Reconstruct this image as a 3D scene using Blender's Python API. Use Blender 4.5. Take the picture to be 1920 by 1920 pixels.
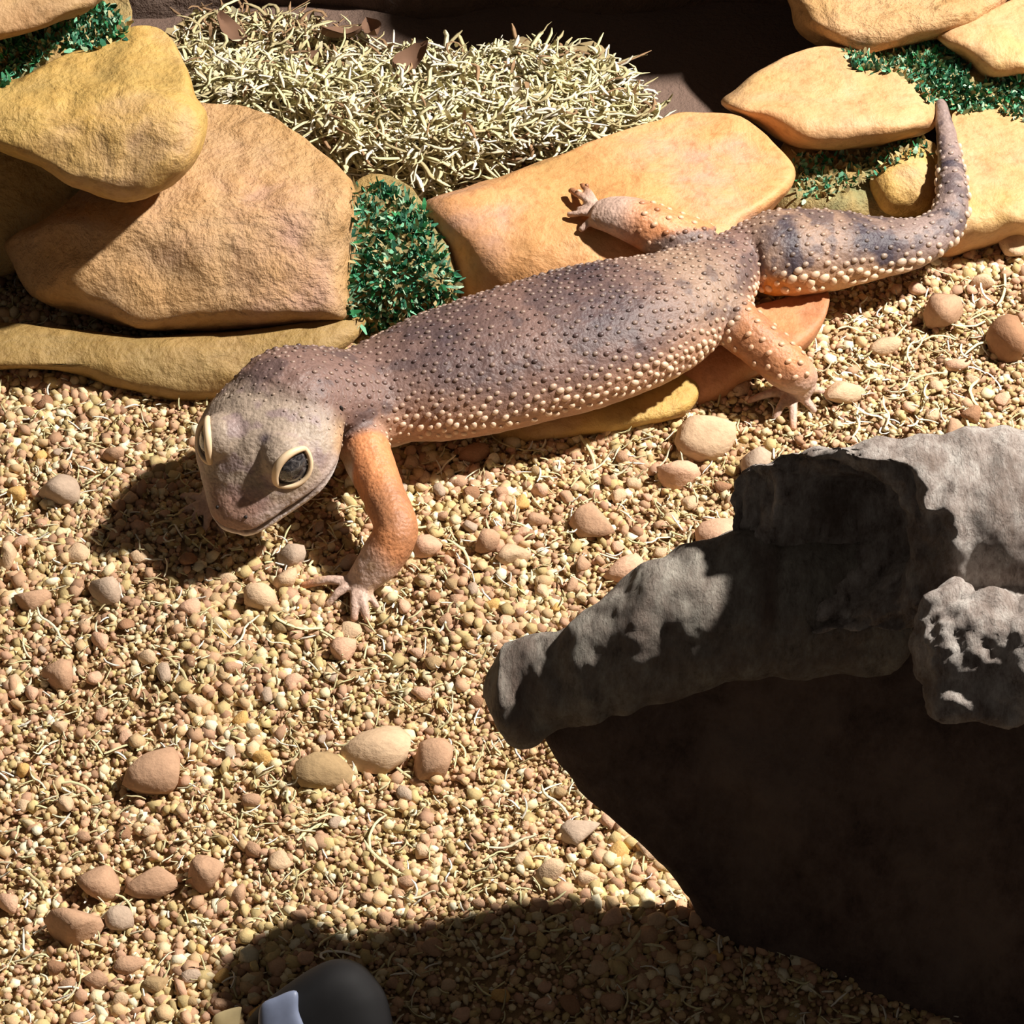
import bpy, bmesh, math, random
import numpy as np
from mathutils import Vector
from mathutils.bvhtree import BVHTree

for o in list(bpy.data.objects):
    bpy.data.objects.remove(o)
scene = bpy.context.scene
COL = scene.collection
S = 0.01                      # everything below is written in centimetres
RNG = np.random.default_rng(7)
random.seed(7)

# ------------------------------------------------------------------ camera
PITCH = math.radians(45.0); DIST = 50.0; FPX = 5400.0
CAM = np.array([0.0, -DIST * math.cos(PITCH), DIST * math.sin(PITCH)])
FWD = np.array([0.0, math.cos(PITCH), -math.sin(PITCH)])
UPV = np.array([0.0, math.sin(PITCH), math.cos(PITCH)])
RGT = np.array([1.0, 0.0, 0.0])
cd = bpy.data.cameras.new('camera'); cam = bpy.data.objects.new('camera', cd); COL.objects.link(cam)
cam.location = CAM * S; cam.rotation_euler = (math.pi / 2 - PITCH, 0, 0)
cd.angle = 2 * math.atan(960.0 / FPX); cd.clip_start = 0.01; cd.clip_end = 50
scene.camera = cam
# ------------------------------------------------------------------ world, lamp, exposure
w = bpy.data.worlds.new('world'); scene.world = w; w.use_nodes = True
bg = w.node_tree.nodes['Background']; bg.inputs[0].default_value = (1.0, 0.88, 0.78, 1); bg.inputs[1].default_value = 0.07
SUN = np.array([0.72, 0.12, 1.0]); SUN = SUN / np.linalg.norm(SUN)
ld = bpy.data.lights.new('basking_lamp', 'SPOT'); lamp = bpy.data.objects.new('basking_lamp', ld); COL.objects.link(lamp)
LP = SUN * 60.0 + np.array([1.5, 2.0, 0.0])
lamp.location = LP * S
lamp.rotation_euler = Vector(tuple(-SUN)).to_track_quat('-Z', 'Y').to_euler()
ld.energy = 38.0; ld.color = (1.0, 0.945, 0.87); ld.shadow_soft_size = 0.012
ld.spot_size = math.radians(70); ld.spot_blend = 0.6
vs = scene.view_settings
vs.view_transform = 'Standard'; vs.look = 'None'; vs.exposure = 0.0; vs.gamma = 1.0; vs.use_curve_mapping = False

# ------------------------------------------------------------------ helpers
def ray(u, v):
    d = FWD + RGT * ((u - 960.0) / FPX) + UPV * ((960.0 - v) / FPX)
    return d
def P(u, v, z):
    d = ray(u, v); t = (z - CAM[2]) / d[2]
    return CAM + t * d
def lin(r, g, b):
    c = np.array([r, g, b], float) / 255.0
    return np.where(c <= 0.04045, c / 12.92, ((c + 0.055) / 1.055) ** 2.4)
def _hash(ix, iy, iz, seed):
    n = (ix.astype(np.int64) * 374761393 + iy.astype(np.int64) * 668265263 + iz.astype(np.int64) * 2147483647 + seed * 1274126177) & 0xffffffff
    n = ((n ^ (n >> 13)) * 1274126177) & 0xffffffff
    n = ((n ^ (n >> 16)) * 2246822519) & 0xffffffff
    return ((n ^ (n >> 15)) & 0xffff) / 32767.5 - 1.0
def noise(p, freq=1.0, seed=0, octaves=1):
    p = np.asarray(p, float) * freq; out = 0; amp = 1.0
    for o in range(octaves):
        q = p * (2.03 ** o) + o * 17.3
        i = np.floor(q).astype(np.int64); f = q - i; f = f * f * (3 - 2 * f)
        r = 0
        for dx in (0, 1):
            for dy in (0, 1):
                for dz in (0, 1):
                    wgt = (f[:, 0] if dx else 1 - f[:, 0]) * (f[:, 1] if dy else 1 - f[:, 1]) * (f[:, 2] if dz else 1 - f[:, 2])
                    r = r + wgt * _hash(i[:, 0] + dx, i[:, 1] + dy, i[:, 2] + dz, seed + o)
        out = out + amp * r; amp *= 0.5
    return out
def sstep(a, b, x):
    t = np.clip((x - a) / (b - a), 0, 1); return t * t * (3 - 2 * t)
def mesh_np(name, V, F, mat=None, col=None, smooth=True):
    V = np.asarray(V, np.float32) * S
    me = bpy.data.meshes.new(name)
    me.vertices.add(len(V)); me.vertices.foreach_set('co', V.ravel())
    if isinstance(F, np.ndarray):
        n, k = F.shape
        me.loops.add(n * k); me.polygons.add(n)
        me.loops.foreach_set('vertex_index', F.ravel().astype(np.int32))
        me.polygons.foreach_set('loop_start', np.arange(0, n * k, k, dtype=np.int32))
    else:
        tot = np.array([len(f) for f in F]); st = np.concatenate([[0], np.cumsum(tot)[:-1]])
        me.loops.add(int(tot.sum())); me.polygons.add(len(F))
        me.loops.foreach_set('vertex_index', np.concatenate([np.asarray(f) for f in F]).astype(np.int32))
        me.polygons.foreach_set('loop_start', st.astype(np.int32))
    me.update(calc_edges=True); me.validate()
    me.polygons.foreach_set('use_smooth', np.full(len(me.polygons), smooth, dtype=bool))
    if col is not None:
        a = me.attributes.new('Col', 'FLOAT_COLOR', 'POINT')
        c4 = np.ones((len(V), 4), np.float32); c4[:, :3] = col
        a.data.foreach_set('color', c4.ravel())
    if mat: me.materials.append(mat)
    return me
def link(name, me, parent=None, loc=None, kind=None):
    o = bpy.data.objects.new(name, me); COL.objects.link(o)
    if parent is not None: o.parent = parent
    if loc is not None: o.location = Vector(tuple(np.asarray(loc) * S))
    if kind: o['kind'] = kind
    return o
def tag(o, label, cat, group=None, kind=None):
    o['label'] = label; o['category'] = cat
    if group: o['group'] = group
    if kind: o['kind'] = kind
    return o
def empty(name, loc):
    o = bpy.data.objects.new(name, None); COL.objects.link(o); o.location = Vector(tuple(np.asarray(loc) * S)); o.empty_display_size = 0.01
    return o
def part(name, V, F, mat, root, col=None, smooth=True, kind=None):
    """mesh child of a thing; V in world cm, the thing's Empty carries the location"""
    off = np.array(root.location) / S
    if root.parent: off = off + np.array(root.parent.location) / S
    return link(name, mesh_np(name, np.asarray(V) - off, F, mat, col, smooth), root, kind=kind)
def catmull(pts, n, closed=False):
    pts = np.asarray(pts, float); m = len(pts); out = []
    if closed:
        for i in range(m):
            p0, p1, p2, p3 = pts[(i - 1) % m], pts[i], pts[(i + 1) % m], pts[(i + 2) % m]
            for k in range(n):
                t = k / n
                out.append(0.5 * ((2 * p1) + (-p0 + p2) * t + (2 * p0 - 5 * p1 + 4 * p2 - p3) * t * t + (-p0 + 3 * p1 - 3 * p2 + p3) * t ** 3))
    else:
        for i in range(m - 1):
            p0, p1, p2, p3 = pts[max(i - 1, 0)], pts[i], pts[i + 1], pts[min(i + 2, m - 1)]
            for k in range(n):
                t = k / n
                out.append(0.5 * ((2 * p1) + (-p0 + p2) * t + (2 * p0 - 5 * p1 + 4 * p2 - p3) * t * t + (-p0 + 3 * p1 - 3 * p2 + p3) * t ** 3))
        out.append(pts[-1])
    return np.array(out)
def tube(pts, rw, rh=None, sides=20, up=(0, 0, 1), cap=True):
    """closed tube; rw half width sideways, rh half height"""
    pts = np.asarray(pts, float); n = len(pts)
    rw = np.broadcast_to(np.asarray(rw, float), (n,)); rh = rw if rh is None else np.broadcast_to(np.asarray(rh, float), (n,))
    T = np.gradient(pts, axis=0); T /= np.linalg.norm(T, axis=1)[:, None] + 1e-9
    U = np.tile(np.asarray(up, float), (n, 1)); Sd = np.cross(T, U)
    bad = np.linalg.norm(Sd, axis=1) < 0.15
    Sd[bad] = np.cross(T[bad], np.array([0, 1, 0.3])); Sd /= np.linalg.norm(Sd, axis=1)[:, None]
    for i in range(1, n):
        if Sd[i] @ Sd[i - 1] < 0: Sd[i] *= -1
    N = np.cross(Sd, T)
    a = np.linspace(0, 2 * math.pi, sides, endpoint=False)
    V = (pts[:, None, :] + (np.cos(a)[None, :, None] * rw[:, None, None]) * Sd[:, None, :] + (np.sin(a)[None, :, None] * rh[:, None, None]) * N[:, None, :]).reshape(-1, 3)
    F = []
    for i in range(n - 1):
        for k in range(sides):
            k2 = (k + 1) % sides
            F.append((i * sides + k, i * sides + k2, (i + 1) * sides + k2, (i + 1) * sides + k))
    if cap:
        c0, c1 = len(V), len(V) + 1
        e0 = pts[0] - T[0] * min(rw[0], rh[0]) * 0.5; e1 = pts[-1] + T[-1] * min(rw[-1], rh[-1]) * 0.5
        V = np.vstack([V, e0, e1])
        for k in range(sides):
            k2 = (k + 1) % sides
            F.append((c0, k2, k)); F.append((c1, (n - 1) * sides + k, (n - 1) * sides + k2))
    return V, F
def taper(keys, n):
    """keys: list of (point3, rw, rh) -> smooth tube"""
    A = np.array([[*k[0], k[1], k[2]] for k in keys]); C = catmull(A, n)
    return tube(C[:, :3], np.maximum(C[:, 3], 0.01), np.maximum(C[:, 4], 0.01))
def ico(sub):
    bm = bmesh.new(); bmesh.ops.create_icosphere(bm, subdivisions=sub, radius=1.0)
    V = np.array([v.co[:] for v in bm.verts]); F = np.array([[v.index for v in f.verts] for f in bm.faces]); bm.free()
    return V, F
ICO1, ICO1F = ico(1); ICO2, ICO2F = ico(2); ICO3, ICO3F = ico(3)
def ball(c, r, ax=None, rot=None):
    V = ICO3 * np.asarray(r)
    if ax is not None: V = V @ np.asarray(ax)          # rows = axis vectors
    return V + np.asarray(c), [tuple(f) for f in ICO3F]
def merge(parts):
    V = []; F = []; o = 0
    for v, f in parts:
        V.append(v); F += [tuple(int(i) + o for i in g) for g in f]; o += len(v)
    return np.vstack(V), F
def remesh(parts, voxel, smooth=3, fac=0.5):
    V, F = merge(parts)
    me = bpy.data.meshes.new('tmp'); me.from_pydata([tuple(x) for x in V], [], F); me.update()
    o = bpy.data.objects.new('tmp', me); COL.objects.link(o)
    m = o.modifiers.new('r', 'REMESH'); m.mode = 'VOXEL'; m.voxel_size = voxel
    if smooth:
        s = o.modifiers.new('s', 'SMOOTH'); s.factor = fac; s.iterations = smooth
    dg = bpy.context.evaluated_depsgraph_get(); e = o.evaluated_get(dg).to_mesh()
    n = len(e.vertices); co = np.empty(n * 3, np.float32); e.vertices.foreach_get('co', co)
    nn = np.empty(n * 3, np.float32); e.vertices.foreach_get('normal', nn)
    pl = np.empty(len(e.loops), np.int32); e.loops.foreach_get('vertex_index', pl)
    ls = np.empty(len(e.polygons), np.int32); e.polygons.foreach_get('loop_start', ls)
    lt = np.empty(len(e.polygons), np.int32); e.polygons.foreach_get('loop_total', lt)
    Fq = pl.reshape(-1, 4) if (lt == 4).all() else [pl[a:a + b] for a, b in zip(ls, lt)]
    o.evaluated_get(dg).to_mesh_clear(); bpy.data.objects.remove(o); bpy.data.meshes.remove(me)
    return co.reshape(-1, 3).astype(float), nn.reshape(-1, 3).astype(float), Fq
def smin(a, b, k):
    h = np.clip(0.5 + 0.5 * (b - a) / k, 0, 1); return b * (1 - h) + a * h - k * h * (1 - h)
def in_poly(poly, x, y):
    poly = np.asarray(poly, float); ins = np.zeros(len(x), bool); j = len(poly) - 1
    for i in range(len(poly)):
        xi, yi = poly[i]; xj, yj = poly[j]
        c = ((yi > y) != (yj > y)) & (x < (xj - xi) * (y - yi) / (yj - yi + 1e-9) + xi)
        ins ^= c; j = i
    return ins
def sample_poly(poly, n):
    poly = np.asarray(poly, float); lo, hi = poly.min(0), poly.max(0); out = np.zeros((0, 2))
    while len(out) < n:
        q = RNG.uniform(lo, hi, (n * 2, 2)); out = np.vstack([out, q[in_poly(poly, q[:, 0], q[:, 1])]])
    return out[:n]
def pillow(poly, zc, df, db, ztop=None, yfront=None, k=0.6, amp=0.10, freq=0.9, seed=0, n=5, K=22, power=2.3, slope=0.8, plane=None, cuts=()):
    """rounded stone with the given outline, thickness and (optional) flat top and front"""
    c = catmull(poly, n, True); N = len(c); cen = c.mean(0)
    C0 = P(cen[0], cen[1], zc); base = (C0 - CAM) @ FWD
    def point(uv, t):
        d = FWD[None] + RGT[None] * ((uv[:, 0:1] - 960) / FPX) + UPV[None] * ((960 - uv[:, 1:2]) / FPX)
        X = CAM + d * base
        if plane is not None:
            bl = np.clip((uv[:, 0:1] - plane[3]) / 115.0, 0, 5); sl = plane[1] + plane[2] * bl / 5.5
            X = CAM + d * ((plane[0] - plane[2] * bl + sl * CAM[2] - CAM[1]) / (d[:, 1:2] - sl * d[:, 2:3]))
        r = -d / np.linalg.norm(d, axis=1)[:, None]
        return X, r
    rings_f = []; rings_b = []
    ss = np.sin(np.linspace(1, 0, K) * math.pi / 2)
    for s in ss[:-1]:
        uv = cen + (c - cen) * s; X, r = point(uv, 0)
        t = df * np.maximum(1 - s ** power, 0) ** (1 / 2.0) * np.ones(N)
        if ztop is not None: t = smin(t, (ztop - X[:, 2]) / r[:, 2], k)
        if yfront is not None: t = smin(t, (X[:, 1] - yfront - slope * (X[:, 2] - zc)) / (-r[:, 1] + slope * r[:, 2]), k)
        for cn_, cp_ in cuts:
            cn_ = np.asarray(cn_, float) / np.linalg.norm(cn_); t = smin(t, -((X - cp_) @ cn_) / np.maximum(r @ cn_, .05), k)
        rings_f.append(X + r * t[:, None])
        if s == ss[0]: tb0 = t.copy()
        tb = tb0 * s - db * math.sqrt(max(1 - s * s, 0))
        rings_b.append(X + r * np.minimum(tb, t)[:, None])
    V = np.vstack(rings_f + [rings_f[-1].mean(0)[None]] + rings_b[1:] + [rings_b[-1].mean(0)[None]])
    F = []; m = K - 1
    for i in range(m - 1):
        for j in range(N):
            F.append((i * N + j, i * N + (j + 1) % N, (i + 1) * N + (j + 1) % N, (i + 1) * N + j))
    cf = m * N
    for j in range(N): F.append(((m - 1) * N + j, (m - 1) * N + (j + 1) % N, cf))
    ob = cf + 1
    idx = lambda i, j: (j % N) if i == 0 else ob + (i - 1) * N + (j % N)
    for i in range(m - 1):
        for j in range(N): F.append((idx(i, j + 1), idx(i, j), idx(i + 1, j), idx(i + 1, j + 1)))
    cb = ob + (m - 1) * N
    for j in range(N): F.append((idx(m - 1, j + 1), idx(m - 1, j), cb))
    for ch in range(3):
        V[:, ch] += amp * noise(V, freq, seed * 13 + ch * 101, 3) * (0.5 if ch == 0 else 1)
    return V, F

# ------------------------------------------------------------------ materials
def new_mat(name):
    m = bpy.data.materials.new(name); m.use_nodes = True; nt = m.node_tree
    return m, nt, nt.nodes['Principled BSDF']
def nd(nt, t, **kw):
    n = nt.nodes.new(t)
    for a, b in kw.items(): setattr(n, a, b)
    return n
def noise_node(nt, scale, detail=4, rough=0.55, vec=None, dist=0.0):
    n = nd(nt, 'ShaderNodeTexNoise'); n.inputs['Scale'].default_value = scale; n.inputs['Detail'].default_value = detail
    n.inputs['Roughness'].default_value = rough; n.inputs['Distortion'].default_value = dist
    if vec is not None: nt.links.new(vec, n.inputs['Vector'])
    return n
def ramp(nt, fac, stops):
    r = nd(nt, 'ShaderNodeValToRGB'); nt.links.new(fac, r.inputs[0])
    el = r.color_ramp.elements
    while len(el) < len(stops): el.new(0.5)
    for e, (p, c) in zip(el, stops): e.position = p; e.color = (*c, 1)
    return r
def bump(nt, bsdf, h, strength, dist_cm, prev=None):
    b = nd(nt, 'ShaderNodeBump'); b.inputs['Strength'].default_value = strength; b.inputs['Distance'].default_value = dist_cm * S
    nt.links.new(h, b.inputs['Height'])
    if prev is not None: nt.links.new(prev.outputs[0], b.inputs['Normal'])
    nt.links.new(b.outputs[0], bsdf.inputs['Normal']); return b
def mix(nt, fac, a, b, mode='MIX'):
    m = nd(nt, 'ShaderNodeMix', data_type='RGBA', blend_type=mode)
    if isinstance(fac, (int, float)): m.inputs[0].default_value = fac
    else: nt.links.new(fac, m.inputs[0])
    for s, x in ((6, a), (7, b)):
        if hasattr(x, 'is_linked') or hasattr(x, 'links'): nt.links.new(x, m.inputs[s])
        else: m.inputs[s].default_value = (*x, 1)
    return m.outputs[2]
def obj_coord(nt, offset=(0, 0, 0), scale=(1, 1, 1)):
    tc = nd(nt, 'ShaderNodeTexCoord'); mp = nd(nt, 'ShaderNodeMapping')
    mp.inputs['Location'].default_value = offset; mp.inputs['Scale'].default_value = tuple(100 * s for s in scale)
    nt.links.new(tc.outputs['Object'], mp.inputs['Vector']); return mp.outputs[0]
def stone_mat(name, c1, c2, c3, seed, bump_s=0.55):
    m, nt, b = new_mat(name); vec = obj_coord(nt, (seed * 3.1, seed * 1.7, seed * 2.3))
    n1 = noise_node(nt, 0.42, 3, 0.5, vec, 0.3); n2 = noise_node(nt, 1.3, 5, 0.6, vec, 0.2); n3 = noise_node(nt, 5.0, 7, 0.7, vec, 0.1)
    r1 = ramp(nt, n1.outputs[0], [(0.34, c1), (0.5, c2), (0.66, c3)])
    c = mix(nt, ramp(nt, n2.outputs[0], [(0.35, (0, 0, 0)), (0.75, (1, 1, 1))]).outputs[0], r1.outputs[0], tuple(np.array(c2) * np.array([1.08, 1.0, 0.85])))
    sp = ramp(nt, n3.outputs[0], [(0.3, (0.62, 0.55, 0.45)), (0.52, (1, 1, 1))])
    c = mix(nt, 0.7, c, sp.outputs[0], 'MULTIPLY')
    nt.links.new(c, b.inputs['Base Color']); b.inputs['Roughness'].default_value = 0.55; b.inputs['Specular IOR Level'].default_value = 0.35
    b1 = bump(nt, b, n2.outputs[0], bump_s, 0.35); bump(nt, b, n3.outputs[0], bump_s * 0.8, 0.10, b1)
    return m
def col_mat(name, rough=0.8, bscale=25, bstr=0.4, bdist=0.03, spec=0.3, tint=(1, 1, 1), var=0.25):
    m, nt, b = new_mat(name); vec = obj_coord(nt)
    a = nd(nt, 'ShaderNodeAttribute', attribute_name='Col')
    n = noise_node(nt, bscale, 4, 0.6, vec)
    c = mix(nt, var, a.outputs['Color'], ramp(nt, n.outputs[0], [(0.3, (0.45, 0.42, 0.4)), (0.6, (1.1, 1.08, 1.05))]).outputs[0], 'MULTIPLY')
    nt.links.new(c, b.inputs['Base Color']); b.inputs['Roughness'].default_value = rough; b.inputs['Specular IOR Level'].default_value = spec
    if bstr: bump(nt, b, n.outputs[0], bstr, bdist)
    return m

OCH = lin(178, 138, 86); TAN = lin(190, 154, 114); PNK = lin(186, 146, 124); YEL = lin(190, 157, 92); ORG = lin(204, 152, 104); OLV = lin(170, 140, 82)
M_st = [stone_mat('resin_stone_yellow', tuple(OLV), tuple(YEL), tuple(TAN), 1),
        stone_mat('resin_stone_ochre', tuple(OCH), tuple(TAN), tuple(PNK), 2, 0.8),
        stone_mat('resin_stone_orange', tuple(OCH), tuple(ORG), tuple(PNK), 3, 0.35),
        stone_mat('resin_stone_tan', tuple(YEL), tuple(TAN), tuple(ORG), 4, 0.35),
        stone_mat('resin_stone_brown', tuple(lin(156, 106, 76)), tuple(lin(178, 124, 88)), tuple(ORG), 5, 0.3)]
M_st.append(stone_mat('resin_stone_olive_shaded', tuple(lin(138, 112, 66)), tuple(lin(152, 126, 78)), tuple(lin(164, 134, 88)), 8, 0.5))  # low slab's colour darkened for shade under the overhanging stone
M_fill = stone_mat('sandy_resin_fill', tuple(lin(150, 128, 84)), tuple(lin(170, 142, 92)), tuple(lin(120, 130, 92)), 6, 0.9)
M_gravel = col_mat('gravel_grain', 0.85, 30, 0.4, 0.02, 0.2)
M_peb = col_mat('clay_pebble', 0.9, 5, 0.45, 0.05, 0.15, var=0.25)
M_moss = col_mat('dried_sphagnum', 0.8, 20, 0.2, 0.01, 0.2)
M_green = col_mat('green_flock_moss', 0.75, 20, 0.2, 0.01, 0.3)
M_skin = col_mat('gecko_skin', 0.5, 16, 0.55, 0.03, 0.4, var=0.45)
nt = M_skin.node_tree; vo = nd(nt, 'ShaderNodeTexVoronoi'); vo.inputs['Scale'].default_value = 15; nt.links.new(obj_coord(nt), vo.inputs['Vector'])
bump(nt, nt.nodes['Principled BSDF'], vo.outputs['Distance'], 0.35, 0.025, [n_ for n_ in nt.nodes if n_.type == 'BUMP'][0]).invert = True
M_tub = col_mat('gecko_tubercle_skin', 0.42, 30, 0.2, 0.01, 0.45, var=0.2)
def plain(name, c, rough=0.5, spec=0.5, coat=0.0):
    m, nt, b = new_mat(name); vec = obj_coord(nt); n = noise_node(nt, 6, 4, 0.6, vec)
    cc = mix(nt, n.outputs[0], tuple(np.array(c) * 0.8), tuple(np.array(c) * 1.15)); nt.links.new(cc, b.inputs['Base Color'])
    b.inputs['Roughness'].default_value = rough; b.inputs['Specular IOR Level'].default_value = spec; b.inputs['Coat Weight'].default_value = coat
    return m
# soil under the gravel
M_soil, nt, b = new_mat('sandy_soil'); vec = obj_coord(nt)
n1 = noise_node(nt, 0.5, 4, 0.6, vec); n2 = noise_node(nt, 9, 5, 0.65, vec)
c = mix(nt, n2.outputs[0], tuple(lin(128, 98, 68)), tuple(lin(204, 170, 124)))
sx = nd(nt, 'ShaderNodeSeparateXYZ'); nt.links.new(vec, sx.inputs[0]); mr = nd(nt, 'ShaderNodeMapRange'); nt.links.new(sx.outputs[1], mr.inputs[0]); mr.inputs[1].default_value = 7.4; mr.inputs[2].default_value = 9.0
c = mix(nt, mr.outputs[0], c, tuple(lin(112, 90, 78))); nt.links.new(c, b.inputs['Base Color'])  # soil colour darkens towards the rear to stand in for shade
b.inputs['Roughness'].default_value = 0.95; bump(nt, b, n2.outputs[0], 1.0, 0.08)
# dark cork back wall
M_wall, nt, b = new_mat('dark_cork'); vec = obj_coord(nt); n2 = noise_node(nt, 1.2, 6, 0.7, vec, 0.5)
c = mix(nt, n2.outputs[0], tuple(lin(72, 56, 47)), tuple(lin(118, 97, 84))); nt.links.new(c, b.inputs['Base Color'])
b.inputs['Roughness'].default_value = 0.9; bump(nt, b, n2.outputs[0], 1.0, 0.4)
# driftwood
def wood_mat(name, axis_scale, c1, c2, c3):
    m, nt, b = new_mat(name); vec = obj_coord(nt, (0, 0, 0), axis_scale)
    n1 = noise_node(nt, 0.9, 5, 0.65, vec, 0.2); n2 = noise_node(nt, 3.2, 8, 0.75, vec, 0.15)
    r1 = ramp(nt, n2.outputs[0], [(0.30, c1), (0.46, c2), (0.66, c3)])
    c = mix(nt, ramp(nt, n1.outputs[0], [(0.45, (0, 0, 0)), (0.7, (1, 1, 1))]).outputs[0], r1.outputs[0], tuple(lin(120, 104, 94)))
    nt.links.new(c, b.inputs['Base Color']); b.inputs['Roughness'].default_value = 0.85; b.inputs['Specular IOR Level'].default_value = 0.2
    b1 = bump(nt, b, n1.outputs[0], 0.8, 0.35); bump(nt, b, n2.outputs[0], 0.9, 0.14, b1); return m
M_wood = wood_mat('driftwood_grey', (1.6, 0.8, 0.8), tuple(lin(92, 78, 70)), tuple(lin(164, 152, 144)), tuple(lin(208, 200, 192)))
M_wood_shade = wood_mat('driftwood_shade_tone', (0.8, 0.8, 0.5), tuple(lin(66, 53, 47)), tuple(lin(92, 76, 69)), tuple(lin(112, 95, 86)))  # same wood, darkened so the underside's shade is in the colour
M_wood2 = wood_mat('driftwood_grey_brown', (1.4, 0.7, 0.7), tuple(lin(84, 75, 67)), tuple(lin(142, 134, 124)), tuple(lin(178, 172, 160)))

# ------------------------------------------------------------------ floor and back wall
def H(x, y):
    p = np.stack([x, y, np.zeros_like(x)], 1)
    return 0.14 * noise(p, 0.35, 5, 2) + 0.05 * noise(p, 1.1, 9, 1)
gx = np.linspace(-16, 16, 130); gy = np.linspace(-15, 15.5, 124); GX, GY = np.meshgrid(gx, gy)
V = np.stack([GX.ravel(), GY.ravel(), H(GX.ravel(), GY.ravel()) - 0.06], 1); nx = len(gx)
F = np.array([(j * nx + i, j * nx + i + 1, (j + 1) * nx + i + 1, (j + 1) * nx + i) for j in range(len(gy) - 1) for i in range(nx - 1)])
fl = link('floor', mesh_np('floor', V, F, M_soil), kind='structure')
gx = np.linspace(-16, 16, 60); gz = np.linspace(-1, 9.5, 18); GX, GZ = np.meshgrid(gx, gz); GX = GX.ravel(); GZ = GZ.ravel()
q = np.stack([GX, GX * 0, GZ], 1); dep = 0.35 * noise(q, 0.5, 3, 3)
V = np.vstack([np.stack([GX, 15.2 + dep - 0.3, GZ], 1), np.stack([GX, np.full_like(GX, 16.2), GZ], 1)]); nx = 60; n0 = len(GX)
F = []
for j in range(17):
    for i in range(nx - 1):
        a = j * nx + i; F.append((a, a + 1, a + 1 + nx, a + nx)); F.append((n0 + a + 1, n0 + a, n0 + a + nx, n0 + a + 1 + nx))
for i in range(nx - 1):
    a = 17 * nx + i; F.append((a, a + 1, n0 + a + 1, n0 + a)); F.append((i + 1, i, n0 + i, n0 + i + 1))
for j in range(17):
    a = j * nx; F.append((a, a + nx, n0 + a + nx, n0 + a)); a += nx - 1; F.append((a + nx, a, n0 + a, n0 + a + nx))
wb = link('wall_back', mesh_np('wall_back', V, np.array(F), M_wall), kind='structure')

# tall slab added above the view to block light from the back corner
cb = taper([((9.8, 13.2, -.3), 3.2, 1.2), ((9.8, 13.4, 3), 3.2, 1.3), ((9.7, 13.3, 7), 3.1, 1.6), ((9.6, 13.2, 12), 3.0, 1.6)], 8)
cv, cnn, cf = remesh([cb], .22, 2); cv = cv + cnn * (.28 * noise(cv, .8, 12, 3))[:, None]
co_ = np.array([9.8, 13.4, 0.0]); tag(link('shade_slab', mesh_np('shade_slab', cv - co_, cf, M_wall), loc=co_), 'dark brown upright slab added behind the stacked ochre stones to shade the back corner', 'shade blocker')
# ------------------------------------------------------------------ resin rock ledge
led = empty('rock_ledge', (0, 7, 0))
tag(led, 'ring of ochre moulded stones with green flocked moss, behind and under the gecko', 'rock ledge')
stones = [
 # polygon, zc, front depth, back depth, ztop, yfront, material, amp
 ([(-330, -70), (200, -70), (185, 5), (120, 38), (0, 78), (-330, 120)], 5.0, 1.6, 1.5, 5.6, 7.0, 3, .06),
 ([(-330, 180), (-100, 165), (20, 150), (120, 105), (235, 58), (300, 60), (342, 110), (362, 180), (388, 225), (372, 295), (325, 345), (240, 373), (150, 352), (80, 312), (0, 278), (-100, 250), (-330, 235)], 4.3, 2.3, 2.2, 5.0, 4.2, 0, .10),
 ([(330, 195), (400, 188), (475, 205), (560, 250), (640, 308), (668, 350), (672, 430), (655, 520), (658, 600), (600, 613), (400, 622), (250, 616), (140, 592), (60, 545), (5, 470), (25, 440), (120, 380), (220, 270)], 1.7, 2.6, 2.0, 2.7, 4.0, 1, .13),
 ([(-330, 600), (110, 615), (300, 630), (640, 600), (680, 622), (610, 682), (490, 726), (400, 751), (330, 749), (200, 722), (100, 695), (-330, 690)], 0.25, 1.2, 1.2, 0.85, 2.6, 5, .07),
 ([(790, 385), (900, 345), (1100, 270), (1230, 224), (1300, 207), (1390, 224), (1452, 265), (1492, 312), (1482, 355), (1420, 420), (1380, 520), (1200, 600), (1050, 640), (900, 600), (845, 545), (825, 480)], 1.0, 2.4, 1.8, 1.75, 4.5, 2, .08),
 ([(900, 750), (1050, 700), (1200, 670), (1290, 680), (1312, 735), (1275, 780), (1180, 806), (1040, 834), (950, 842), (890, 820)], 0.1, 1.0, 0.8, 0.42, 1.3, 0, .05),
 ([(1290, 630), (1350, 590), (1450, 560), (1545, 545), (1550, 585), (1505, 655), (1410, 712), (1345, 756), (1285, 772), (1245, 745), (1262, 670)], 0.3, 1.1, 1.2, 0.75, 2.6, 4, .05),
 ([(1352, 197), (1378, 165), (1440, 120), (1512, 91), (1600, 98), (1685, 138), (1748, 180), (1755, 232), (1722, 257), (1640, 277), (1560, 287), (1480, 272), (1415, 228)], 1.5, 1.7, 1.5, 2.0, 7.4, 3, .08),
 ([(1488, -70), (1486, 10), (1498, 58), (1580, 96), (1650, 102), (1780, 72), (1865, 18), (1880, -70)], 1.9, 1.6, 1.8, 2.6, 10.0, 1, .12),
 ([(1755, 65), (1860, 18), (1970, -20), (1970, 130), (1910, 145), (1850, 152), (1808, 115)], 1.7, 1.4, 1.5, 2.3, 9.3, 3, .08),
 ([(1785, 215), (1860, 203), (1970, 235), (1970, 420), (1900, 445), (1830, 474), (1760, 490), (1745, 440), (1778, 380), (1790, 300)], 0.7, 1.6, 1.3, 1.35, 5.4, 3, .08),
 ([(1632, 330), (1690, 282), (1742, 284), (1764, 340), (1748, 392), (1700, 408), (1648, 398)], 0.7, 0.8, 0.8, None, None, 0, .06),
]
CUTS = {2: [((-.7, -.5, .5), P(95, 515, 1.75))]}
svs = []; sfs = []; so = 0
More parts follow.
